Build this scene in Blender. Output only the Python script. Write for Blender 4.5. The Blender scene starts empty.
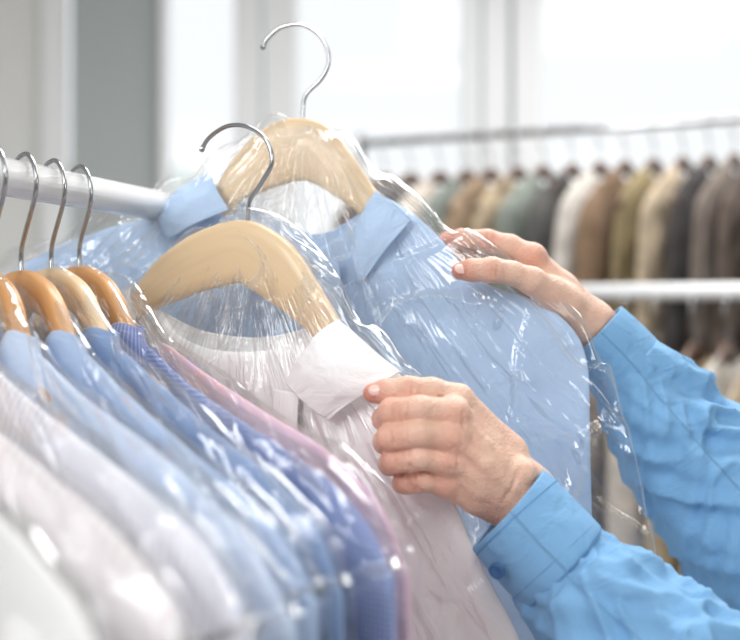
import bpy, bmesh, math, random
import numpy as np
from mathutils import Vector, Matrix
random.seed(4)
S=bpy.context.scene
S.view_settings.view_transform='Standard'
F=1200.0; CZ=1.5
def W(px,py,d): return Vector(((px-370)/F*d, d, CZ-(py-320)/F*d))
col=S.collection
# ---------------- helpers
def new_obj(name,verts,faces,mat=None,parent=None,smooth=True,uv=None):
    me=bpy.data.meshes.new(name)
    me.from_pydata([tuple(map(float,v)) for v in verts],[],[tuple(map(int,f)) for f in faces]); me.update()
    if smooth:
        me.polygons.foreach_set('use_smooth',[True]*len(me.polygons))
    if uv is not None:
        L=me.uv_layers.new(name='UVMap')
        li=np.zeros(len(me.loops),dtype=np.int32); me.loops.foreach_get('vertex_index',li)
        L.data.foreach_set('uv',np.asarray(uv,dtype=np.float32)[li].ravel())
    ob=bpy.data.objects.new(name,me); col.objects.link(ob)
    if mat: me.materials.append(mat)
    if parent: ob.parent=parent
    return ob
def empty(name):
    e=bpy.data.objects.new(name,None); col.objects.link(e); e.empty_display_size=.05; return e
def box(name,x0,x1,y0,y1,z0,z1,mat,parent=None,bev=0):
    bm=bmesh.new(); bmesh.ops.create_cube(bm,size=1)
    for v in bm.verts:
        v.co=Vector(((x0+x1)/2+v.co.x*(x1-x0),(y0+y1)/2+v.co.y*(y1-y0),(z0+z1)/2+v.co.z*(z1-z0)))
    if bev: bmesh.ops.bevel(bm,geom=bm.edges[:],offset=bev,segments=2,affect='EDGES')
    me=bpy.data.meshes.new(name); bm.to_mesh(me); bm.free(); me.materials.append(mat)
    ob=bpy.data.objects.new(name,me); col.objects.link(ob)
    if parent: ob.parent=parent
    return ob
def catmull(P,n,closed=False):
    P=np.asarray(P,float); m=len(P)
    segs=m if closed else m-1
    ts=np.linspace(0,segs,n,endpoint=not closed)
    i=np.minimum(np.floor(ts).astype(int),segs-1); t=(ts-i)[:,None]
    def g(k):
        return P[k%m] if closed else P[np.clip(k,0,m-1)]
    p0,p1,p2,p3=g(i-1),g(i),g(i+1),g(i+2)
    return .5*((2*p1)+(-p0+p2)*t+(2*p0-5*p1+4*p2-p3)*t**2+(-p0+3*p1-3*p2+p3)*t**3)
def resample(P,n,closed=True):
    Q=catmull(P,n*6,closed)
    if closed: Q=np.vstack([Q,Q[:1]])
    L=np.r_[0,np.cumsum(np.linalg.norm(np.diff(Q,axis=0),axis=1))]
    s=np.linspace(0,L[-1],n,endpoint=not closed)
    return np.stack([np.interp(s,L,Q[:,k]) for k in range(Q.shape[1])],1)
def hsh(i,j,s):
    v=np.sin(i*127.1+j*311.7+s*74.7)*43758.5453
    return (v-np.floor(v))*2-1
def vn(x,y,s=0):
    xi=np.floor(x); yi=np.floor(y); fx=x-xi; fy=y-yi
    fx=fx*fx*fx*(fx*(fx*6-15)+10); fy=fy*fy*fy*(fy*(fy*6-15)+10)
    a=hsh(xi,yi,s);b=hsh(xi+1,yi,s);c=hsh(xi,yi+1,s);d=hsh(xi+1,yi+1,s)
    return (a*(1-fx)+b*fx)*(1-fy)+(c*(1-fx)+d*fx)*fy
class Plane:
    def __init__(s,O,u):
        s.O=Vector(O); u=Vector((u[0],u[1],0)).normalized(); s.U=u; s.N=Vector((u.y,-u.x,0))
        if s.N.y>0: s.N=-s.N
    def uv(s,px,py):
        d=Vector(((px-370)/F,1,-(py-320)/F)); C=Vector((0,0,CZ))
        t=(s.O-C).dot(s.N)/d.dot(s.N); P=C+d*t-s.O
        return (P.dot(s.U),P.z)
    def uvs(s,L): return [s.uv(*p) for p in L]
    def w(s,u,z,n=0): return s.O+s.U*u+Vector((0,0,z))+s.N*n
    def pt(s,px,py,n=0):
        a=s.uv(px,py); return s.w(a[0],a[1],n)
# ---------------- materials
def mat(name):
    m=bpy.data.materials.new(name); m.use_nodes=True
    return m,m.node_tree.nodes,m.node_tree.links,m.node_tree.nodes['Principled BSDF']
def lin(c): return tuple(((x/255)/12.92 if x/255<.04045 else (((x/255)+.055)/1.055)**2.4) for x in c)+(1,)
def plain(name,c,rough=.6,metal=0,noise=0,nscale=20,bump=0,bscale=100):
    m,n,l,b=mat(name); b.inputs['Base Color'].default_value=lin(c); b.inputs['Roughness'].default_value=rough; b.inputs['Metallic'].default_value=metal
    tc=n.new('ShaderNodeTexCoord')
    if noise:
        t=n.new('ShaderNodeTexNoise'); t.inputs['Scale'].default_value=nscale; t.inputs['Detail'].default_value=4
        l.new(tc.outputs['Object'],t.inputs['Vector'])
        r=n.new('ShaderNodeMixRGB'); r.inputs[1].default_value=lin(tuple(x*(1-noise) for x in c)); r.inputs[2].default_value=lin(tuple(min(255,x*(1+noise)) for x in c))
        l.new(t.outputs['Fac'],r.inputs[0]); l.new(r.outputs[0],b.inputs['Base Color'])
    if bump:
        t=n.new('ShaderNodeTexNoise'); t.inputs['Scale'].default_value=bscale; t.inputs['Detail'].default_value=4
        l.new(tc.outputs['Object'],t.inputs['Vector'])
        bb=n.new('ShaderNodeBump'); bb.inputs['Strength'].default_value=bump; bb.inputs['Distance'].default_value=.003
        l.new(t.outputs['Fac'],bb.inputs['Height']); l.new(bb.outputs[0],b.inputs['Normal'])
    return m
def fabric(name,c,pattern=None,c2=(255,255,255),scale=300.,bump=.25,duty=.62):
    m,n,l,b=mat(name); b.inputs['Roughness'].default_value=.85
    b.inputs['Sheen Weight'].default_value=.05
    uv=n.new('ShaderNodeUVMap'); uv.uv_map='UVMap'
    no=n.new('ShaderNodeTexNoise'); no.inputs['Scale'].default_value=22; no.inputs['Detail'].default_value=6
    l.new(uv.outputs[0],no.inputs['Vector'])
    base=n.new('ShaderNodeMixRGB'); base.inputs[1].default_value=lin(tuple(x*.96 for x in c)); base.inputs[2].default_value=lin(tuple(min(255,x*1.03) for x in c))
    l.new(no.outputs['Fac'],base.inputs[0]); out=base.outputs[0]
    if pattern:
        sx=n.new('ShaderNodeSeparateXYZ'); l.new(uv.outputs[0],sx.inputs[0])
        facs=[]
        for ax in ((0,) if pattern=='stripe' else (0,1)):
            mu=n.new('ShaderNodeMath'); mu.operation='MULTIPLY'; mu.inputs[1].default_value=scale; l.new(sx.outputs[ax],mu.inputs[0])
            fr=n.new('ShaderNodeMath'); fr.operation='FRACT'; l.new(mu.outputs[0],fr.inputs[0])
            g=n.new('ShaderNodeMath'); g.operation='GREATER_THAN'; g.inputs[1].default_value=duty; l.new(fr.outputs[0],g.inputs[0]); facs.append(g.outputs[0])
        f=facs[0]
        if len(facs)==2:
            a=n.new('ShaderNodeMath'); a.operation='ADD'; l.new(facs[0],a.inputs[0]); l.new(facs[1],a.inputs[1])
            h=n.new('ShaderNodeMath'); h.operation='MULTIPLY'; h.inputs[1].default_value=.5; l.new(a.outputs[0],h.inputs[0]); f=h.outputs[0]
        mx=n.new('ShaderNodeMixRGB'); l.new(f,mx.inputs[0]); l.new(out,mx.inputs[1]); mx.inputs[2].default_value=lin(c2); out=mx.outputs[0]
    l.new(out,b.inputs['Base Color'])
    n2=n.new('ShaderNodeTexNoise'); n2.inputs['Scale'].default_value=26; n2.inputs['Detail'].default_value=7; n2.inputs['Roughness'].default_value=.5; n2.inputs['Distortion'].default_value=1.0
    l.new(uv.outputs[0],n2.inputs['Vector'])
    bb=n.new('ShaderNodeBump'); bb.inputs['Strength'].default_value=bump; bb.inputs['Distance'].default_value=.010
    l.new(n2.outputs['Fac'],bb.inputs['Height']); l.new(bb.outputs[0],b.inputs['Normal'])
    return m
def wood(name,c1,c2):
    m,n,l,b=mat(name); b.inputs['Roughness'].default_value=.32
    uv=n.new('ShaderNodeUVMap'); uv.uv_map='UVMap'
    mp=n.new('ShaderNodeMapping'); mp.inputs['Scale'].default_value=(10,160,1); l.new(uv.outputs[0],mp.inputs[0])
    no=n.new('ShaderNodeTexNoise'); no.inputs['Scale'].default_value=1; no.inputs['Detail'].default_value=6; no.inputs['Distortion'].default_value=.8
    l.new(mp.outputs[0],no.inputs['Vector'])
    mx=n.new('ShaderNodeMixRGB'); mx.inputs[1].default_value=lin(c1); mx.inputs[2].default_value=lin(c2)
    l.new(no.outputs['Fac'],mx.inputs[0]); l.new(mx.outputs[0],b.inputs['Base Color'])
    return m
def film_mat(name,haze=.010,gain=1.9,bstr=.5,cap_=.36):
    m,n,l,b=mat(name); n.remove(b); out=n['Material Output']
    uv=n.new('ShaderNodeUVMap'); uv.uv_map='UVMap'
    mp=n.new('ShaderNodeMapping'); mp.inputs['Scale'].default_value=(11,3.2,1); l.new(uv.outputs[0],mp.inputs[0])
    no=n.new('ShaderNodeTexNoise'); no.inputs['Scale'].default_value=1.2; no.inputs['Detail'].default_value=2.0; no.inputs['Distortion'].default_value=.5
    l.new(mp.outputs[0],no.inputs['Vector'])
    sb=n.new('ShaderNodeMath'); sb.operation='SUBTRACT'; sb.inputs[1].default_value=.5; l.new(no.outputs['Fac'],sb.inputs[0])
    ab=n.new('ShaderNodeMath'); ab.operation='ABSOLUTE'; l.new(sb.outputs[0],ab.inputs[0])
    bb=n.new('ShaderNodeBump'); bb.inputs['Strength'].default_value=bstr; bb.inputs['Distance'].default_value=.03
    l.new(ab.outputs[0],bb.inputs['Height'])
    fr=n.new('ShaderNodeFresnel'); fr.inputs['IOR'].default_value=1.45; l.new(bb.outputs[0],fr.inputs['Normal'])
    mu=n.new('ShaderNodeMath'); mu.operation='MULTIPLY'; mu.inputs[1].default_value=gain; l.new(fr.outputs[0],mu.inputs[0])
    mi=n.new('ShaderNodeMath'); mi.operation='MINIMUM'; mi.inputs[1].default_value=cap_; l.new(mu.outputs[0],mi.inputs[0])
    tr=n.new('ShaderNodeBsdfTransparent'); tr.inputs[0].default_value=(.995,.996,.997,1)
    gl=n.new('ShaderNodeBsdfGlossy'); gl.inputs['Roughness'].default_value=.065; gl.inputs[0].default_value=(1,1,1,1); l.new(bb.outputs[0],gl.inputs['Normal'])
    df=n.new('ShaderNodeBsdfDiffuse'); df.inputs[0].default_value=(.93,.94,.96,1)
    m1=n.new('ShaderNodeMixShader'); m1.inputs[0].default_value=haze; l.new(tr.outputs[0],m1.inputs[1]); l.new(df.outputs[0],m1.inputs[2])
    m2=n.new('ShaderNodeMixShader'); l.new(mi.outputs[0],m2.inputs[0]); l.new(m1.outputs[0],m2.inputs[1]); l.new(gl.outputs[0],m2.inputs[2])
    l.new(m2.outputs[0],out.inputs[0]); return m
M_film=film_mat('clear_film')
M_filmL=film_mat('clear_film_stack',gain=1.3,bstr=.34,cap_=.28)
M_chrome=plain('chrome',(180,182,185),.13,1)
M_woodL=wood('pale_beech',(238,214,178),(224,195,154))
M_woodO=wood('warm_beech',(228,176,120),(208,150,94))
M_woodD=wood('dark_wood',(112,84,66),(78,58,46))
M_white=plain('white_paint',(240,241,242),.4)
# ---------------- generic garment
def folds(u,z,s,A):
    wx=vn(u*5,z*4,s+9)*.05
    a=vn((u+wx)*13+z*2.0,z*3,s); b=vn((u+z*.8)*16,(z-u*.7)*5,s+1); c=vn(u*38,z*30,s+2); d=vn(u*80+z*20,z*60,s+3)
    a2=1-2*np.abs(vn((u+wx)*9+z,z*4,s+5)); a3=1-2*np.abs(vn((u-z*.6)*15,(z+u)*6,s+6))
    return A*(a*.8+b*.5+a2*.5+a3*.35+c*.2+d*.07)
def pillow(name,pl,outline,center,T,m,seed=1,A=.005,N=260,Mr=56,off=0,film=False,apex=None,scale=1.0,parent=None,edgep=5,backT=None):
    c=np.array(center); o=resample(outline,N); o=c+(o-c)*scale
    t=np.linspace(0,1,Mr+1)[1:]; r=1-(1-t)**1.35
    P=c+(o-c)[None]*r[:,None,None]
    u,z=P[...,0],P[...,1]
    prof=np.sqrt(np.maximum(0,1-r**edgep))[:,None]
    env=np.clip(1-r**14,0,1)[:,None]
    ap=np.array(apex if apex is not None else (c[0],o[:,1].max()))
    ang=np.arctan2(u-ap[0],-(z-ap[1])+.02); rr=np.hypot(u-ap[0],z-ap[1])
    def disp(s):
        if film:
            wv=vn(u*9,z*9,s+4)*.5
            f1=(1-np.abs(vn(ang*7+wv,rr*3.5,s)))**7
            f2=(1-np.abs(vn((u+z*.6)*12+wv*2,(z-u)*5,s+1)))**9
            f3=(1-np.abs(vn((u-z*.5)*22+wv*3,(z+u*.5)*10,s+2)))**9
            f4=(1-np.abs(vn(ang*19+wv*2,rr*7,s+8)))**7
            g=vn(u*7,z*5,s+7)
            return A*(f1*.85*np.clip(rr*8,0,1)+f2*.65+f3*.35+f4*.25*np.clip(rr*6,0,1)+g*.5-.6)
        return folds(u,z,s,A)
    nf=off+T*prof+disp(seed)*env
    nb=off-(backT if backT is not None else T)*prof+disp(seed+20)*env
    nb[-1]=nf[-1]
    if film:
        rip=A*.7*vn(np.arange(N)*.15,np.zeros(N),seed+3)
        z=z+ (rip[None]*(r[:,None]**8))
    O=np.array(pl.O);U=np.array(pl.U);Nn=np.array(pl.N);Z=np.array((0,0,1.))
    def pack(n): return (O+u[...,None]*U+z[...,None]*Z+n[...,None]*Nn).reshape(-1,3)
    Vf=pack(nf); Vb=pack(nb)[:-N]
    cf=O+c[0]*U+c[1]*Z+(nf[0].mean())*Nn; cb=O+c[0]*U+c[1]*Z+(nb[0].mean())*Nn
    V=np.vstack([Vf,Vb,[cf,cb]])
    if film: uvp=np.stack([ang*1.0,rr*2.2],-1).reshape(-1,2)
    else: uvp=np.stack([u,z],-1).reshape(-1,2)
    UV=np.vstack([uvp,uvp[:-N],[[0,.5],[0,.5]] if film else [list(c),list(c)]])
    nF=Mr*N; faces=[]
    j=np.arange(N); jn=(j+1)%N
    for i in range(Mr-1):
        faces+=list(zip(i*N+j,(i+1)*N+j,(i+1)*N+jn,i*N+jn))
        a=nF+i*N; bb=nF+(i+1)*N if i<Mr-2 else (Mr-1)*N
        faces+=list(zip(a+j,a+jn,bb+jn,bb+j))
    for k in range(N):
        faces.append((nF+nF-N,k,(k+1)%N)); faces.append((nF+nF-N+1,nF+(k+1)%N,nF+k))
    ob=new_obj(name,V,faces,m,parent,uv=UV)
    return ob
def patch(name,rows,m,parent=None,nu=40,nv=40,thick=.0015,A=.0008,seed=3):
    R=[catmull([tuple(p) for p in r],nu) for r in rows]
    R=np.array(R)
    G=np.stack([catmull(R[:,k],nv) for k in range(nu)],1)
    du=np.gradient(G,axis=1); dv=np.gradient(G,axis=0); nn=np.cross(du,dv); nn/=np.linalg.norm(nn,axis=2,keepdims=True)+1e-12
    L=np.stack(np.meshgrid(np.linspace(0,1,nu),np.linspace(0,1,nv)),-1)
    G=G+nn*(A*vn(L[...,0]*4,L[...,1]*4,seed)+A*.3*vn(L[...,0]*9,L[...,1]*9,seed+1))[...,None]
    faces=[(i*nu+k,i*nu+k+1,(i+1)*nu+k+1,(i+1)*nu+k) for i in range(nv-1) for k in range(nu-1)]
    ob=new_obj(name,G.reshape(-1,3),faces,m,parent,uv=(L*.1).reshape(-1,2))
    s=ob.modifiers.new('thick','SOLIDIFY'); s.thickness=thick; s.offset=0
    return ob
def tube(name,pts,radii,m,parent=None,n=24,ns=None,A=0,seed=1,caps=True,thick=0,flat=None,uvs=1.0,ridge=0):
    pts=np.array([tuple(p) for p in pts],float); rad=np.array(radii,float)
    if len(pts)>2 or ns:
        ns=ns or len(pts)*8
        cr=resample(np.c_[pts,rad*1.0],ns,False); pts=cr[:,:3]; rad=cr[:,3]
    T=np.gradient(pts,axis=0); T/=np.linalg.norm(T,axis=1,keepdims=True)
    ref=np.array((0,-1.,0)) if abs(T[0][1])<.9 else np.array((1.,0,0))
    a=ref-T[0]*ref.dot(T[0]); a/=np.linalg.norm(a)
    V=[];UV=[];L=0
    th=np.arange(n)/n*2*np.pi
    for i,p in enumerate(pts):
        if i: L+=np.linalg.norm(p-pts[i-1])
        a=a-T[i]*a.dot(T[i]); a/=np.linalg.norm(a); b=np.cross(T[i],a)
        r=np.full(n,rad[i])
        if A:
            cx,sx_=np.cos(th),np.sin(th)
            fo=vn(sx_*1.5+L*14,cx*1.5+L*16,seed)+1.0*(1-2*np.abs(vn(sx_*2.2+L*26,cx*2.2-L*20,seed+1)))+.7*(1-2*np.abs(vn(sx_*3-L*34,cx*3+L*30,seed+3)))+.3*vn(sx_*4+L*50,cx*4,seed+2)
            r=r+A*fo*min(1,.25+L*14)
        fa=(flat if flat else 1)
        V+= [p+a*np.cos(t)*rr*fa+b*np.sin(t)*rr for t,rr in zip(th,r)]
        UV+=[(t/6.283*rad[i]*6.28*uvs,L*uvs) for t in th]
    k=len(pts)
    faces=[(i*n+j,i*n+(j+1)%n,(i+1)*n+(j+1)%n,(i+1)*n+j) for i in range(k-1) for j in range(n)]
    if caps: faces+=[tuple(range(n))[::-1],tuple((k-1)*n+j for j in range(n))]
    ob=new_obj(name,V,faces,m,parent,uv=UV)
    if thick:
        s=ob.modifiers.new('thick','SOLIDIFY'); s.thickness=thick; s.offset=0
    return ob
def wood_arm(name,pl,tops,bots,m,parent,depth=.007,off=0,ns=90):
    A=resample(np.c_[np.array(tops),np.array(bots)],ns,False)
    th=np.arange(20)/20*2*np.pi
    ce=np.sign(np.cos(th))*np.abs(np.cos(th))**.55; se=np.sign(np.sin(th))*np.abs(np.sin(th))**.55
    V=[];UV=[];L=0
    for i,q in enumerate(A):
        t,b=q[:2],q[2:]; mid=(t+b)/2; h=(t-b)/2
        if i: L+=np.linalg.norm(mid-pm)
        pm=mid
        for c,s in zip(ce,se):
            p=mid+h*s; V.append(tuple(pl.w(p[0],p[1],off+depth*c))); UV.append((L,s*.02))
    n=20;k=len(A)
    faces=[(i*n+j,i*n+(j+1)%n,(i+1)*n+(j+1)%n,(i+1)*n+j) for i in range(k-1) for j in range(n)]+[tuple(range(n)),tuple((k-1)*n+j for j in range(n))]
    return new_obj(name,V,faces,m,parent,uv=UV)
def hook(pl,px,parent,r=.0019,off=0,uv=False):
    P=[(pl.w(p[0],p[1],off) if uv else pl.pt(p[0],p[1],off)) for p in px]
    tube('hook',P,[r]*len(P),M_chrome,parent,n=12,ns=70)
    e=P[-1]; bm=bmesh.new(); bmesh.ops.create_uvsphere(bm,u_segments=12,v_segments=8,radius=r*1.5,matrix=Matrix.Translation(e))
    me=bpy.data.meshes.new('hook_tip'); bm.to_mesh(me); bm.free(); me.materials.append(M_chrome)
    o=bpy.data.objects.new('hook_tip',me); col.objects.link(o); o.parent=parent
# =============== ROOM
M_wall=plain('wall_paint',(232,232,230),.8,noise=.02,nscale=3)
M_grey=plain('grey_blind',(180,186,186),.8,noise=.02,nscale=3)
M_front=plain('blocker_wall_paint',(180,179,178),.8,noise=.02,nscale=3)  # for the added wall behind the camera that blocks light
M_floor=plain('floor_tile',(190,188,184),.4,noise=.06,nscale=4)
Yb=5.0
def bx(px): return (px-370)/F*Yb
box('floor',-4,5,-3,5.3,-.1,0,M_floor); box('ceiling',-4,5,-3,5.3,3.3,3.4,M_wall)
box('wall_left',-4.1,-4,-3,5.3,0,3.3,M_wall); box('wall_right',5,5.1,-3,5.3,0,3.3,M_wall)
box('light_blocker_wall',-4,5,-3.1,-3,0,3.3,M_front)  # unseen wall, added to cut ambient light so the film looks less milky
wb=empty('wall_back')
box('panel_left',-4,bx(48),Yb,Yb+.2,0,3.3,M_wall,wb)
box('sill_wall',bx(48),5,Yb,Yb+.2,0,.95,M_wall,wb)
box('header',bx(48),5,Yb,Yb+.2,3.05,3.3,M_wall,wb)
box('trim_1',bx(44),bx(68),Yb-.05,Yb,0,3.3,M_white,None,.005)
box('blind_panel',bx(70),bx(161),Yb+.02,Yb+.1,.95,3.05,M_grey,wb)
for i,(a,b) in enumerate([(161,166),(236,262),(266,296),(464,478),(482,508),(512,540),(900,950)]):
    box('trim_%d'%(i+2),bx(a),bx(b),Yb-.04-(i%2)*.03,Yb+.12,.95,3.05,M_white,None,.006)
M_glass=film_mat('window_glass',.02,.25,0.0)
for i,(a,b) in enumerate([(166,236),(296,464),(540,900)]):
    w=box('window_%d'%(i+1),bx(a),bx(b),Yb+.08,Yb+.09,.95,3.05,M_glass)
M_ext=plain('exterior_facade',(205,214,210),.9,noise=.08,nscale=.6)
box('exterior_building',-9,-2.1,14,18,-1,3.3,M_ext)
# =============== BACKGROUND COATS
bgc=[(94,82,74),(78,72,70),(186,176,164),(112,118,112),(140,120,98),(160,144,120),(118,124,116),(78,76,74),(184,178,170),(116,94,74),(130,116,86),(168,152,130),(66,62,62),(112,102,94)]
bgm=[plain('coat_cloth_%d'%i,c,.95,noise=.3,nscale=26,bump=.6,bscale=90) for i,c in enumerate(bgc)]
def bg_coat(px,py,d,mi,L=.8):
    O=W(px,py,d); pl=Plane(O,(-.62,-.78))
    k=random.uniform(.92,1.08)
    right=[(.0,-.055),(.05,-.028),(.085,-.04),(.16,-.085),(.215*k,-.15),(.235*k,-.3),(.25*k,-.55),(.24,-L),(.1,-L-.01)]
    out=right+[(-u,z) for u,z in right[::-1][:-1]]
    pillow('coat',pl,out,(0,-.4),random.uniform(.024,.032),bgm[mi%len(bgm)],seed=random.randint(1,900),A=.012,N=120,Mr=22,edgep=3)
    e=empty('clothes_hanger')
    tops=[(-.2,-.125),(-.12,-.075),(-.06,-.032),(0,0),(.06,-.032),(.12,-.075),(.2,-.125)]
    bots=[(-.19,-.14),(-.12,-.10),(-.06,-.06),(0,-.036),(.06,-.06),(.12,-.10),(.19,-.14)]
    wood_arm('wood',pl,tops,bots,M_woodD,e,.008,ns=24)
    hook(pl,[(0,-.01),(0,.03),(.02,.055),(.015,.085),(-.008,.094),(-.025,.075)],e,.002,uv=True)
i=0
x=385
while x<800:
    t=(x-365)/(760-365); d=3.25-.45*t
    z=.40
    bg_coat(x,320-z/d*F+2,d,i,.85); x+=random.uniform(23,30); i+=1
x=560
while x<860:
    t=(x-560)/(300); d=2.62-.2*t
    bg_coat(x,320-(-.045)/d*F,d,i*3+1,.8); x+=random.uniform(30,38); i+=1
rk=empty('garment_rack')
a=W(362,150,3.25); b=W(900,115,2.72); zz=CZ+.478
a.z=b.z=zz
tube('rail',[a,b],[.010,.010],M_chrome,rk,n=16); 
tube('upright',[(a.x,a.y,0),(a.x,a.y,zz+.03)],[.010,.010],M_chrome,rk,n=16)
tube('upright',[(b.x,b.y,0),(b.x,b.y,zz+.03)],[.010,.010],M_chrome,rk,n=16)
rk2=empty('garment_rack')
a=W(545,291,2.66); b=W(960,291,2.42); zz=CZ+.036+.025; a.z=b.z=zz
tube('rail',[a,b],[.018,.018],M_white,rk2,n=16)
tube('upright',[(b.x,b.y,0),(b.x,b.y,zz)],[.015,.015],M_white,rk2,n=16)
tube('upright',[(a.x,a.y,0),(a.x,a.y,zz)],[.015,.015],M_white,rk2,n=16)
# =============== RAIL left
rl=empty('clothes_rack')
p0=W(0,0,.9); p1=W(165,0,1.15); zr=CZ+.108
dirv=Vector((p1.x-p0.x,p1.y-p0.y,0)).normalized()
A0=Vector((p0.x,p0.y,zr))-dirv*.75; A1=Vector((p0.x,p0.y,zr))+dirv*.36
M_rail=plain('polished_rail',(248,248,247),.12,.05)
tube('rail',[A0,A1],[.0145,.0145],M_rail,rl,n=28)
for q in (A0,A1):
    tube('upright',[(q.x,q.y,.03),(q.x,q.y,zr)],[.0135,.0135],M_rail,rl,n=20)
    pp_=Vector((dirv.y,-dirv.x,0))*.25
    tube('foot',[(q.x-pp_.x,q.y-pp_.y,.02),(q.x+pp_.x,q.y+pp_.y,.02)],[.014,.014],M_rail,rl,n=16)
# =============== LEFT STACK
stack=[
 (112,268,1.035,[(166,344),(204,372),(259,408),(326,450),(377,502),(402,561),(410,640)],fabric('pink_cotton',(234,196,210)),'S0'),
 (80,266,1.0,[(138,337),(188,383),(248,425),(313,469),(363,517),(388,571),(396,640)],fabric('periwinkle_check',(104,120,176),'check',(180,190,222),300),'S1'),
 (52,268,.965,[(112,342),(158,382),(213,430),(273,478),(318,532),(338,590),(344,660)],fabric('denim_blue',(138,162,200)),'S2'),
 (22,270,.93,[(78,346),(123,390),(183,444),(243,498),(288,546),(312,600),(318,670)],fabric('steel_blue',(170,190,220)),'S3'),
 (-10,272,.895,[(30,346),(83,396),(148,444),(213,502),(260,560),(288,620),(296,700)],fabric('light_blue',(196,212,236)),'S4'),
 (-48,275,.855,[(-25,352),(40,408),(105,458),(170,512),(218,566),(245,630),(252,710)],fabric('white_blue_stripe',(244,245,247),'stripe',(198,204,228),120,duty=.62),'S5'),
 (-95,280,.81,[(-70,370),(-10,425),(50,475),(112,530),(160,590),(185,660),(190,740)],fabric('white_pink_stripe',(250,248,249),'stripe',(234,218,226),90),'S6'),
 (-150,285,.765,[(-120,400),(-70,455),(-15,505),(40,560),(85,620),(105,690),(110,770)],fabric('white_cotton_b',(250,250,250)),'S7'),
]
woods=[M_woodL,M_woodO,M_woodL,M_woodO,M_woodO,M_woodL,M_woodO,M_woodO]
for i,(nx,ny,nd,ridge,m,tag) in enumerate(stack):
    pl=Plane(W(nx,ny,nd),(.62,-.785))
    R=pl.uvs(ridge)
    ue=R[-1][0]
    u0,z0=R[0]
    right=[(0,z0-.04),(u0*.45,z0-.03),(u0*.85,z0-.006)]+R[0:1]+R[1:]+[(ue+.005,-.6),(ue*.5,-.64)]
    out=right+[(0,-.64)]+[(-u,z) for u,z in right[::-1][:-1]]
    sh=pillow('dress_shirt',pl,out,(0,-.36),.013,m,seed=31+i*7,A=.0048,N=300,Mr=70)
    for sgn in (1,-1):
        q=lambda u,z,n: pl.w(sgn*(u),z,n)
        if i>0: patch('collar',[[q(u0*.5,z0-.012,.008),q(u0*.8,z0+.010,.009),q(u0+.008,z0+.006,0),q(u0*.8,z0+.010,-.009)],
                        [q(u0*.5,z0-.03,.014),q(u0*.85,z0-.005,.0155),q(u0+.018,z0-.010,.003),q(u0*.85,z0,-.012)],
                        [q(u0*.45,z0-.055,.016),q(u0*.88,z0-.045,.017),q(u0+.030,z0-.034,.006),q(u0*.9,z0-.02,-.014)]],m,sh,24,24)
    if i>0:
        e=empty('clothes_hanger')
        R1=R[1]; du=R1[0]-u0; dz=R1[1]-z0
        h=[(0,0),(u0*.3,z0*.08),(u0*.62,z0*.36),(u0,z0-.006),(u0+du*.6,z0+dz*.6-.012)]
        g=[(a*(1-.06),b-.028+(.004 if k>1 else 0)) for k,(a,b) in enumerate(h)]; g[0]=(0,-.028)
        tops=[(-a,b) for a,b in h[::-1]]+h[1:]; bots=[(-a,b) for a,b in g[::-1]]+g[1:]
        wood_arm('wood',pl,tops,bots,woods[i],e,.007)
        C=A0; t=(pl.O-C).dot(pl.N)/dirv.dot(pl.N); X=C+dirv*t-pl.O; ru=X.dot(pl.U); rz=X.z; k=.0195
        hook(pl,[(0,-.005),(0.000,.018),(ru+.024 if ru>-.02 else .012,rz-.012),(ru+k+.002,rz+.008),(ru+.008,rz+k),(ru-.012,rz+k-.003),(ru-k-.001,rz+.002)],e,uv=True)
    fo=[(0,.002),(u0*.5,z0*.25+.004),(u0,z0+.01)]+[(u+.010,z+.006) for u,z in R[1:]]+[(ue+.03,-.62),(ue*.5,-.68)]
    fo=fo+[(0,-.68)]+[(-u,z) for u,z in fo[::-1][:-1]]
    pillow('plastic_garment_bag',pl,fo,(0,-.36),.0175,M_filmL,seed=77+i*5,A=.0070,N=340,Mr=90,film=True,apex=(0,.0),off=.001)
# =============== BLUE SHIRT
M_blue=fabric('sky_blue_cotton',(184,208,238),bump=.4)
def plane2(pa,pb,pyo=200):
    a=W(*pa);b=W(*pb); return Plane(Vector((b.x,b.y,CZ)),(b.x-a.x,b.y-a.y))
PB=plane2((215,0,1.12),(375,0,1.08))
ob=PB.uvs([(-20,300),(40,255),(110,228),(165,212),(205,196),(232,214),(262,236),(305,252),(345,232),(372,197),(405,208),(438,236),(480,280),(540,303),(575,332),(588,370),(590,440),(592,520),(596,640),(600,850),(420,880),(200,880),(0,860),(-40,600),(-40,400)])
blue=pillow('dress_shirt',PB,ob,PB.uv(300,480),.012,M_blue,seed=211,A=.012,N=420,Mr=110)
def pp(pl,L): return [pl.pt(*q) for q in L]
patch('collar_left',[pp(PB,[(212,172,.004),(185,190,.012),(162,210,.010)]),pp(PB,[(224,190,.02),(196,208,.026),(170,226,.022)]),pp(PB,[(238,212,.022),(208,226,.030),(180,240,.024)])],M_blue,blue)
patch('collar_right',[pp(PB,[(354,240,.012),(366,216,.016),(378,192,.008)]),pp(PB,[(360,262,.022),(378,236,.025),(396,206,.014)]),pp(PB,[(366,286,.019),(390,254,.024),(414,222,.014)])],M_blue,blue)
patch('collar_back',[pp(PB,[(222,192,-.02),(262,215,-.03),(305,232,-.032),(345,215,-.03),(374,190,-.02)]),pp(PB,[(225,215,-.018),(262,240,-.026),(305,262,-.03),(345,240,-.026),(374,212,-.018)])],M_blue,blue,nv=12)
patch('placket',[pp(PB,[(318,262,.020),(322,300,.022),(326,420,.022),(330,640,.022)]),pp(PB,[(345,262,.021),(349,300,.023),(354,420,.023),(358,640,.022)])],M_blue,blue,nv=10)
e=empty('clothes_hanger')
tp=[(185,245),(217,188),(235,158),(258,134),(280,121),(303,118),(325,124),(345,144),(364,172),(380,197),(408,240)]
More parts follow.
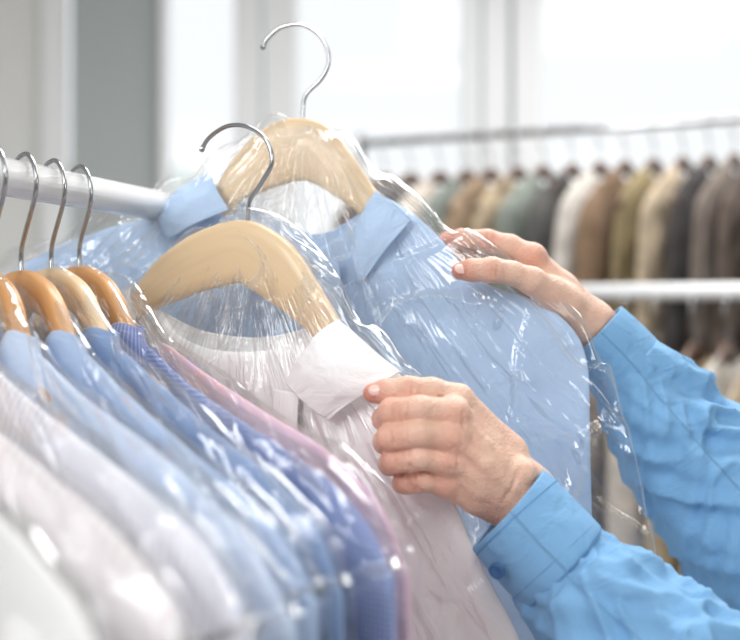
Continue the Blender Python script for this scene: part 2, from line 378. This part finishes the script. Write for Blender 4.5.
bt=[(205,262),(236,206),(256,195),(274,188),(289,183),(301,181),(315,184),(331,194),(346,204),(360,216),(386,256)]
wood_arm('wood',PB,PB.uvs(tp),PB.uvs(bt),M_woodL,e,.008)
hook(PB,[(303,128),(303,112),(306,95),(322,78),(329,60),(322,38),(303,25),(282,27),(268,38),(263,47)],e)
fo=PB.uvs([(-30,290),(40,240),(120,205),(200,165),(250,135),(285,116),(303,113),(325,118),(352,138),(400,178),(445,216),(500,256),(560,303),(598,345),(622,410),(640,480),(655,550),(668,640),(672,860),(420,900),(200,900),(-20,880),(-60,600),(-60,400)])
bagb=pillow('plastic_garment_bag',PB,fo,PB.uv(320,430),.025,M_film,seed=331,A=.014,N=560,Mr=190,film=True,apex=PB.uv(303,118),backT=.014)
# =============== WHITE SHIRT
M_wht=fabric('white_cotton',(252,252,252),bump=.4)
PW=plane2((138,0,1.06),(338,0,.96))
ow=PW.uvs([(20,420),(70,350),(120,318),(148,303),(168,328),(200,346),(235,352),(270,350),(300,342),(318,352),(345,345),(385,365),(408,382),(425,410),(440,460),(462,520),(490,580),(520,640),(550,740),(560,850),(400,880),(200,880),(40,860),(0,600)])
white=pillow('dress_shirt',PW,ow,PW.uv(290,520),.009,M_wht,seed=411,A=.0075,N=420,Mr=110)
patch('collar_right',[pp(PW,[(298,382,.016),(318,356,.026),(330,338,.024),(344,319,.010)]),pp(PW,[(312,392,.024),(336,372,.034),(352,352,.032),(368,335,.018)]),pp(PW,[(326,404,.024),(352,388,.034),(372,370,.032),(388,352,.018)]),pp(PW,[(343,418,.022),(366,402,.028),(390,386,.026),(410,371,.016)])],M_wht,white,A=.0014)
patch('collar_left',[pp(PW,[(134,288,.004),(140,300,.014),(150,316,.018)]),pp(PW,[(122,300,.004),(130,316,.02),(146,334,.024)])],M_wht,white)
patch('collar_stand',[pp(PW,[(150,308,-.008),(190,330,-.014),(240,338,-.018),(285,332,-.012),(330,318,-.004)]),pp(PW,[(152,330,-.006),(190,352,-.012),(240,362,-.016),(290,356,-.01),(335,342,-.002)])],M_wht,white,nv=10)
patch('placket',[pp(PW,[(286,388,.018),(282,450,.018),(285,540,.018),(290,660,.018)]),pp(PW,[(312,392,.019),(310,450,.020),(314,540,.020),(320,660,.018)])],M_wht,white,nv=10)
e=empty('clothes_hanger')
tp=[(95,345),(138,288),(160,260),(190,237),(220,224),(243,220),(265,226),(292,246),(318,285),(340,324),(370,375)]
bt=[(118,360),(152,313),(180,300),(205,291),(226,286),(240,283),(256,292),(280,308),(303,326),(322,346),(348,392)]
wood_arm('wood',PW,PW.uvs(tp),PW.uvs(bt),M_woodL,e,.0085)
hook(PW,[(247,232),(248,216),(250,200),(262,182),(272,162),(266,140),(248,127),(228,126),(210,137),(202,149)],e)
fo=PW.uvs([(0,420),(50,345),(110,300),(160,255),(205,226),(243,214),(285,224),(325,262),(365,318),(412,362),(445,430),(475,500),(510,570),(540,640),(575,760),(580,880),(400,900),(200,900),(20,880),(-20,600)])
pillow('plastic_garment_bag',PW,fo,PW.uv(290,500),.020,M_film,seed=531,A=.010,N=460,Mr=150,film=True,apex=PW.uv(243,222),backT=.012)
# =============== HANDS (signed-distance sculpt -> surface nets)
def cap(X,Y,Z,p0,r0,p1,r1):
    a=np.array(p0);b=np.array(p1);ab=b-a
    t=np.clip(((X-a[0])*ab[0]+(Y-a[1])*ab[1]+(Z-a[2])*ab[2])/ab.dot(ab),0,1)
    return np.sqrt((X-a[0]-t*ab[0])**2+(Y-a[1]-t*ab[1])**2+(Z-a[2]-t*ab[2])**2)-(r0+t*(r1-r0))
def smin(a,b,k):
    h=np.maximum(k-np.abs(a-b),0)/k
    return np.minimum(a,b)-h*h*k*.25
def surfnet(f,lo,h):
    s=f<0; nx,ny,nz=f.shape
    acc=np.zeros((nx-1,ny-1,nz-1,3),np.float32); cnt=np.zeros((nx-1,ny-1,nz-1),np.float32)
    sh=(nx-1,ny-1,nz-1)
    def sub(A,o): return A[o[0]:o[0]+sh[0],o[1]:o[1]+sh[1],o[2]:o[2]+sh[2]]
    for ax in range(3):
        oth=[k for k in range(3) if k!=ax]
        for i in (0,1):
            for j in (0,1):
                o=[0,0,0];o[oth[0]]=i;o[oth[1]]=j; o2=list(o);o2[ax]=1
                A=sub(f,o);B=sub(f,o2); mk=(A<0)!=(B<0)
                t=np.where(mk,A/np.where(mk,A-B,1),0)
                for k in range(3): acc[...,k]+=np.where(mk,(t if k==ax else o[k]),0)
                cnt+=mk
    act=cnt>0; idx=-np.ones(sh,np.int64); idx[act]=np.arange(act.sum())
    ijk=np.argwhere(act); V=(ijk+acc[act]/cnt[act][:,None])*h+lo
    faces=[]
    for ax in range(3):
        a1=(ax+1)%3;a2=(ax+2)%3
        sl0=[slice(None)]*3; sl1=[slice(None)]*3; sl0[ax]=slice(0,-1); sl1[ax]=slice(1,None)
        ch=s[tuple(sl0)]!=s[tuple(sl1)]
        E=np.argwhere(ch); E=E[(E[:,a1]>0)&(E[:,a2]>0)&(E[:,a1]<sh[a1])&(E[:,a2]<sh[a2])]
        e1=np.zeros(3,int);e1[a1]=1;e2=np.zeros(3,int);e2[a2]=1
        q=[idx[tuple((E-d).T)] for d in (e1*0,e1,e1+e2,e2)]
        q=np.stack(q,1); inside=s[tuple(E.T)]
        q[~inside]=q[~inside][:,::-1]
        faces.append(q)
    return V,np.vstack(faces)
def skin_mat():
    m,n,l,b=mat('skin'); at=n.new('ShaderNodeAttribute'); at.attribute_name='blush'
    mx=n.new('ShaderNodeMixRGB'); mx.inputs[1].default_value=lin((230,192,170)); mx.inputs[2].default_value=lin((212,144,124))
    tc=n.new('ShaderNodeTexCoord'); no=n.new('ShaderNodeTexNoise'); no.inputs['Scale'].default_value=60; no.inputs['Detail'].default_value=4
    l.new(tc.outputs['Object'],no.inputs['Vector'])
    ad=n.new('ShaderNodeMath'); ad.operation='MULTIPLY_ADD'; ad.inputs[1].default_value=.7; l.new(no.outputs['Fac'],ad.inputs[0]); 
    sb=n.new('ShaderNodeMath'); sb.operation='SUBTRACT'; sb.inputs[1].default_value=.28; l.new(at.outputs['Fac'],sb.inputs[0]); l.new(sb.outputs[0],ad.inputs[2]); ad.use_clamp=True
    l.new(ad.outputs[0],mx.inputs[0]); l.new(mx.outputs[0],b.inputs['Base Color'])
    b.inputs['Roughness'].default_value=.46
    b.inputs['Subsurface Weight'].default_value=.1; b.inputs['Subsurface Radius'].default_value=(1,.35,.2); b.inputs['Subsurface Scale'].default_value=.002
    v=n.new('ShaderNodeTexVoronoi'); v.inputs['Scale'].default_value=560; l.new(tc.outputs['Object'],v.inputs['Vector'])
    n2=n.new('ShaderNodeTexNoise'); n2.inputs['Scale'].default_value=130; n2.inputs['Detail'].default_value=6; l.new(tc.outputs['Object'],n2.inputs['Vector'])
    a2=n.new('ShaderNodeMath'); a2.operation='MULTIPLY_ADD'; a2.inputs[1].default_value=.5; l.new(v.outputs['Distance'],a2.inputs[0]); l.new(n2.outputs['Fac'],a2.inputs[2])
    bb=n.new('ShaderNodeBump'); bb.inputs['Strength'].default_value=.55; bb.inputs['Distance'].default_value=.0018; l.new(a2.outputs[0],bb.inputs['Height']); l.new(bb.outputs[0],b.inputs['Normal'])
    return m
M_skin=skin_mat(); M_nail=plain('nail',(238,200,188),.18)
def hand(name,palm,fingers,blush,parent,h=.0009,kf=.0012,kp=.006,kpalm=.006,creases=(),bumps=()):
    allp=[]
    for L in [palm]+fingers:
        for (a,r0,b,r1) in L: allp+= [np.array(a)-r0-.004,np.array(a)+r0+.004,np.array(b)-r1-.004,np.array(b)+r1+.004]
    lo=np.min(allp,axis=0); hi=np.max(allp,axis=0)
    ax=[np.arange(lo[k],hi[k]+h,h,dtype=np.float32) for k in range(3)]
    X,Y,Z=ax[0][:,None,None],ax[1][None,:,None],ax[2][None,None,:]
    P=None
    for q in palm:
        d=cap(X,Y,Z,*q); P=d if P is None else smin(P,d,kpalm)
    Fg=None
    for L in fingers:
        G=None
        for q in L:
            d=cap(X,Y,Z,*q); G=d if G is None else smin(G,d,.004)
        Fg=G if Fg is None else smin(Fg,G,kf)
    f=smin(P,Fg,kp)
    for (c,r) in bumps:
        c=np.array(c); d=np.sqrt((X-c[0])**2+(Y-c[1])**2+(Z-c[2])**2)-r
        f=smin(f,d,.006)
    for (a,b,r,dep) in creases:
        d=cap(X,Y,Z,a,0,b,0)
        f=f+dep*np.exp(-(d/r)**2)
    V,Fc=surfnet(f,np.array([a[0] for a in ax]),h)
    ob=new_obj(name,V,Fc,M_skin,parent)
    bl=np.zeros(len(V))
    for (c,r,s) in blush:
        bl=np.maximum(bl,s*np.exp(-(np.linalg.norm(V-np.array(c),axis=1)/r)**2))
    at=ob.data.attributes.new('blush','FLOAT','POINT'); at.data.foreach_set('value',bl.astype(np.float32))
    sm=ob.modifiers.new('sm','SMOOTH'); sm.factor=.5; sm.iterations=2
    return ob
def chain(L):
    return [(tuple(W(*a[:3])),a[3],tuple(W(*b[:3])),b[3]) for a,b in zip(L[:-1],L[1:])]
def nail(c,along,nrm,hl,hw,parent):
    a=Vector(along).normalized(); n=Vector(nrm); n=(n-a*n.dot(a)).normalized(); s=a.cross(n)
    M=Matrix.Translation(Vector(c))@Matrix((a,s,n)).transposed().to_4x4()@Matrix.Diagonal((hl,hw,.0011,1))
    bm=bmesh.new(); bmesh.ops.create_uvsphere(bm,u_segments=24,v_segments=12,radius=1)
    for v in bm.verts:
        x,y,z=v.co; 
        v.co.z=z-1.6*y*y; v.co.x=math.copysign(abs(x)**.8,x)
    bmesh.ops.transform(bm,matrix=M,verts=bm.verts)
    me=bpy.data.meshes.new('nail'); bm.to_mesh(me); bm.free(); me.materials.append(M_nail)
    me.polygons.foreach_set('use_smooth',[True]*len(me.polygons))
    o=bpy.data.objects.new('nail',me); col.objects.link(o); o.parent=parent
person=empty('person')
# left (front) hand
I=[(452,414,.876,.0116),(420,409,.868,.0094),(392,412,.872,.0098),(384,419,.893,.0086),(398,413,.910,.008)]
Mi=[(450,437,.872,.0116),(420,433,.864,.0096),(391,437,.868,.0099),(385,442,.893,.0086),(402,440,.91,.008)]
Ri=[(447,460,.876,.0110),(420,457,.869,.0090),(395,460,.873,.0094),(390,464,.895,.0082),(406,462,.91,.0078)]
Pi=[(445,482,.886,.0102),(425,480,.880,.0082),(407,482,.884,.0084),(403,483,.9,.0075),(416,482,.912,.007)]
Th=[(505,455,.902,.016),(458,400,.890,.0116),(432,391,.886,.0096),(408,391,.885,.0106),(386,392,.888,.0092),(373,393,.892,.0074)]
palm=chain([(528,492,.898,.021),(480,448,.888,.016),(452,414,.878,.0120)])+chain([(522,498,.895,.021),(485,466,.882,.016),(450,437,.875,.0115)])+chain([(515,504,.897,.019),(480,482,.886,.0145),(447,460,.879,.011)])+chain([(508,508,.90,.017),(478,496,.894,.0135),(445,482,.888,.0108)])+chain([(505,455,.902,.017),(470,430,.905,.016)])+chain([(510,490,.912,.02),(462,445,.902,.016)])+chain([(518,492,.90,.0255),(542,517,.895,.0255),(560,545,.892,.024)])+chain([(520,496,.908,.022),(560,548,.896,.023)])
bl=[]
for Fg in (I,Mi,Ri,Pi): bl+=[(W(*Fg[0][:3])+Vector((0,-.008,0)),.011,.55),(W(*Fg[2][:3]),.012,.85)]
bl+=[(W(373,393,.89),.014,1),(W(408,391,.88),.010,.5)]
def seg(x0,y0,x1,y1,d,r=.0011,dep=.0011): return (W(x0,y0,d),W(x1,y1,d),r,dep)
cr=[]
for k,xx in enumerate((402,407,412)): cr.append(seg(xx+2,380,xx-1,394,.8750,.0016,.0016))
for (fx,fy,fd,fr) in (I[2],Mi[2],Ri[2],Pi[2]):
    for dx in (2,8,14):
        cr.append(seg(fx+dx,fy-9,fx+dx+2,fy+8,fd-fr*1.0,.0016,.0017))
cr.append(seg(520,470,500,510,.872,.002,.0012)); cr.append(seg(440,397,470,408,.878,.0018,.0018))
for (x,y,d,l) in ((462,420,.8640,10),(460,441,.8600,9),(457,463,.8640,9)):
    cr.append(seg(x,y-l*.7,x+1,y+l*.7,d,.0016,.0010)); cr.append(seg(x-7,y-l*.7,x-6,y+l*.7,d,.0016,.0010))
bm_=[(W(455,413,.8725),.0098),(W(453,437,.8685),.0100),(W(450,460,.8725),.0093),(W(448,482,.8825),.0084),
     (W(524,472,.880),.0095)]
ten=chain([(455,413,.8685,.0043),(485,445,.8725,.0034),(512,480,.877,.003)])+chain([(453,437,.8635,.0045),(485,464,.8675,.0034),(512,488,.875,.003)])+chain([(450,460,.8680,.0040),(482,480,.8738,.0032),(510,498,.879,.003)])
hl=hand('left_hand',palm+ten,[chain(I),chain(Mi),chain(Ri),chain(Pi),chain(Th)],bl,person,creases=cr,bumps=bm_,kpalm=.005)
nail(W(376,389,.8815),W(366,391,.886)-W(386,388,.882),(-.15,-.9,.5),.0062,.0048,person)
# right (rear) hand
I2=[(532,258,1.06,.0118),(510,246,1.063,.0098),(487,241,1.068,.0100),(462,239,1.073,.0088),(446,240,1.078,.0074)]
M2=[(536,264,1.08,.0120),(512,252,1.085,.0104),(488,250,1.09,.0100),(464,251,1.088,.009),(449,253,1.083,.0076)]
R2=[(540,270,1.10,.0115),(510,262,1.11,.0098),(488,262,1.11,.0095),(466,264,1.10,.0085),(454,266,1.095,.0072)]
P2=[(545,278,1.118,.0105),(520,272,1.13,.0088),(500,273,1.13,.0085),(484,275,1.12,.0078),(474,277,1.115,.007)]
T2=[(566,304,1.052,.0160),(532,281,1.03,.0118),(512,273,1.024,.0098),(492,270,1.02,.0106),(472,270,1.022,.0094),(460,271,1.026,.0076)]
palm2=chain([(590,322,1.075,.019),(560,290,1.066,.016),(532,260,1.062,.0120)])+chain([(590,325,1.085,.02),(560,292,1.085,.017),(536,266,1.08,.0125)])+chain([(592,328,1.095,.02),(565,298,1.10,.016),(540,272,1.10,.012)])+chain([(592,330,1.10,.018),(568,302,1.112,.015),(545,280,1.118,.011)])+chain([(585,325,1.07,.02),(550,292,1.045,.014)])+chain([(590,326,1.08,.024),(612,350,1.085,.0245),(650,395,1.095,.028)])
bl2=[(W(446,240,1.07),.014,1),(W(460,271,1.02),.014,1),(W(487,241,1.06),.012,.7),(W(492,270,1.01),.010,.5),(W(530,255,1.05),.016,.6)]
cr2=[seg(x,260,x+1,278,1.0095,.0016,.0016) for x in (485,491,497)]+[seg(x,232,x+1,245,1.0585,.0015,.0016) for x in (481,487,493)]+[seg(520,262,545,283,1.035,.0018,.0018)]
hr=hand('right_hand',palm2,[chain(I2),chain(M2),chain(R2),chain(P2),chain(T2)],bl2,person,creases=cr2,bumps=[(W(533,256,1.057),.0105)])
nail(W(462,267.5,1.0165),W(452,268,1.02)-W(480,266,1.02),(-.15,-.85,.5),.0066,.0052,person)
# =============== SLEEVES
M_az=fabric('azure_poplin',(122,172,214),bump=.5)
M_st=plain('stitch_thread',(100,148,194),.8)
tube('left_sleeve',[W(553,560,.882),W(572,582,.878),W(600,608,.868),W(650,650,.855),W(720,715,.84),W(900,880,.83)],[.037,.043,.050,.056,.062,.070],M_az,person,n=160,ns=230,A=.0056,seed=12,caps=False,thick=.001)
cuffp=[W(508,509,.893),W(514,515,.892),W(535,539,.887),W(558,563,.881),W(563,568,.88)]
tube('left_cuff',cuffp,[.0380,.0390,.0398,.0396,.0384],M_az,person,n=96,ns=40,A=.0004,seed=5,caps=False,thick=.0028)
def ring(c,ax,r,parent,rr=.00045):
    ax=Vector(ax).normalized(); q=ax.to_track_quat('Z','Y').to_matrix(); k=80;V=[];
    for j in range(k):
        t=j/k*6.2832; dd=q@Vector((math.cos(t),math.sin(t),0))
        for s in range(6):
            u=s/6*6.2832; V.append(Vector(c)+dd*(r+rr*math.cos(u))+ax*rr*math.sin(u))
    Fs=[(j*6+s,j*6+(s+1)%6,((j+1)%k)*6+(s+1)%6,((j+1)%k)*6+s) for j in range(k) for s in range(6)]
    new_obj('stitch',V,Fs,M_st,parent)
axc=cuffp[3]-cuffp[1]
ring(cuffp[1]+axc.normalized()*.003,axc,.0407,person); ring(cuffp[3]-axc.normalized()*.003,axc,.0411,person)
def button(c,n,r,parent,m):
    n=Vector(n).normalized(); prof=[(0,.0006),(.35,.0006),(.45,.0011),(.8,.0016),(1,.0012),(1,-.0006),(0,-.0006)]
    q=n.to_track_quat('Z','Y').to_matrix(); V=[];k=24
    for a,b in prof:
        for j in range(k):
            t=j/k*6.2832; V.append(Vector(c)+q@Vector((a*r*math.cos(t),a*r*math.sin(t),b)))
    Fs=[(i*k+j,i*k+(j+1)%k,(i+1)*k+(j+1)%k,(i+1)*k+j) for i in range(len(prof)-1) for j in range(k)]
    new_obj('button',V,Fs,m,parent)
M_btn=plain('button_blue',(60,104,156),.25)
button(W(497,571,.856),(-.45,-.75,-.25),.0062,person,M_btn)
tube('right_sleeve',[W(622,362,1.088),W(650,400,1.09),W(690,450,1.09),W(750,520,1.08),W(840,620,1.05),W(960,740,1.0)],[.035,.046,.056,.066,.072,.078],M_az,person,n=160,ns=230,A=.0062,seed=22,caps=False,thick=.001)
tube('right_cuff',[W(594,334,1.083),W(600,340,1.083),W(615,356,1.086),W(632,376,1.088)],[.0335,.0345,.036,.0372],M_az,person,n=96,ns=36,A=.0005,seed=8,caps=False,thick=.0024)
# =============== LIGHTS
def area(name,loc,tgt,sx,sy,P,c=(1,1,1)):
    L=bpy.data.lights.new(name,'AREA'); L.shape='RECTANGLE'; L.size=sx; L.size_y=sy; L.energy=P; L.color=c
    o=bpy.data.objects.new(name,L); col.objects.link(o); o.location=loc
    o.rotation_euler=(Vector(tgt)-Vector(loc)).to_track_quat('-Z','Y').to_euler()
area('added_key_light',(-1.9,-1.6,2.7),(0,1,1.4),1.0,1.5,55)  # added key lamp, no window there; gives the film its highlights
area('added_side_light',(2.2,-1.2,2.5),(0,1.1,1.4),.8,1.3,18)  # added weaker lamp from the right, stands for no known source
area('added_top_light',(.3,1.6,3.25),(.3,1.6,0),1.2,.6,30)  # added overhead softbox above the shirts, no fixture behind it
area('added_rear_light',(1.2,3.0,3.25),(1.2,3.0,0),2.0,1.2,62)  # added overhead lamp to brighten the rear of the room
area('added_front_light',(0,-1.0,3.25),(0,-1.0,0),2.4,1.2,22)  # added overhead lamp behind the camera, not a known fixture
w=bpy.data.worlds.new('World'); S.world=w; w.use_nodes=True
bg=w.node_tree.nodes['Background']; bg.inputs[0].default_value=(.955,.98,1,1); bg.inputs[1].default_value=1.05
# =============== CAMERA
cd=bpy.data.cameras.new('camera'); co=bpy.data.objects.new('camera',cd); col.objects.link(co)
co.location=(0,0,CZ); co.rotation_euler=(math.pi/2,0,0); cd.sensor_width=36; cd.lens=F/740*36; cd.clip_start=.02
cd.dof.use_dof=True; cd.dof.focus_distance=.96; cd.dof.aperture_fstop=58.4/17.0; cd.dof.aperture_blades=0
S.camera=co
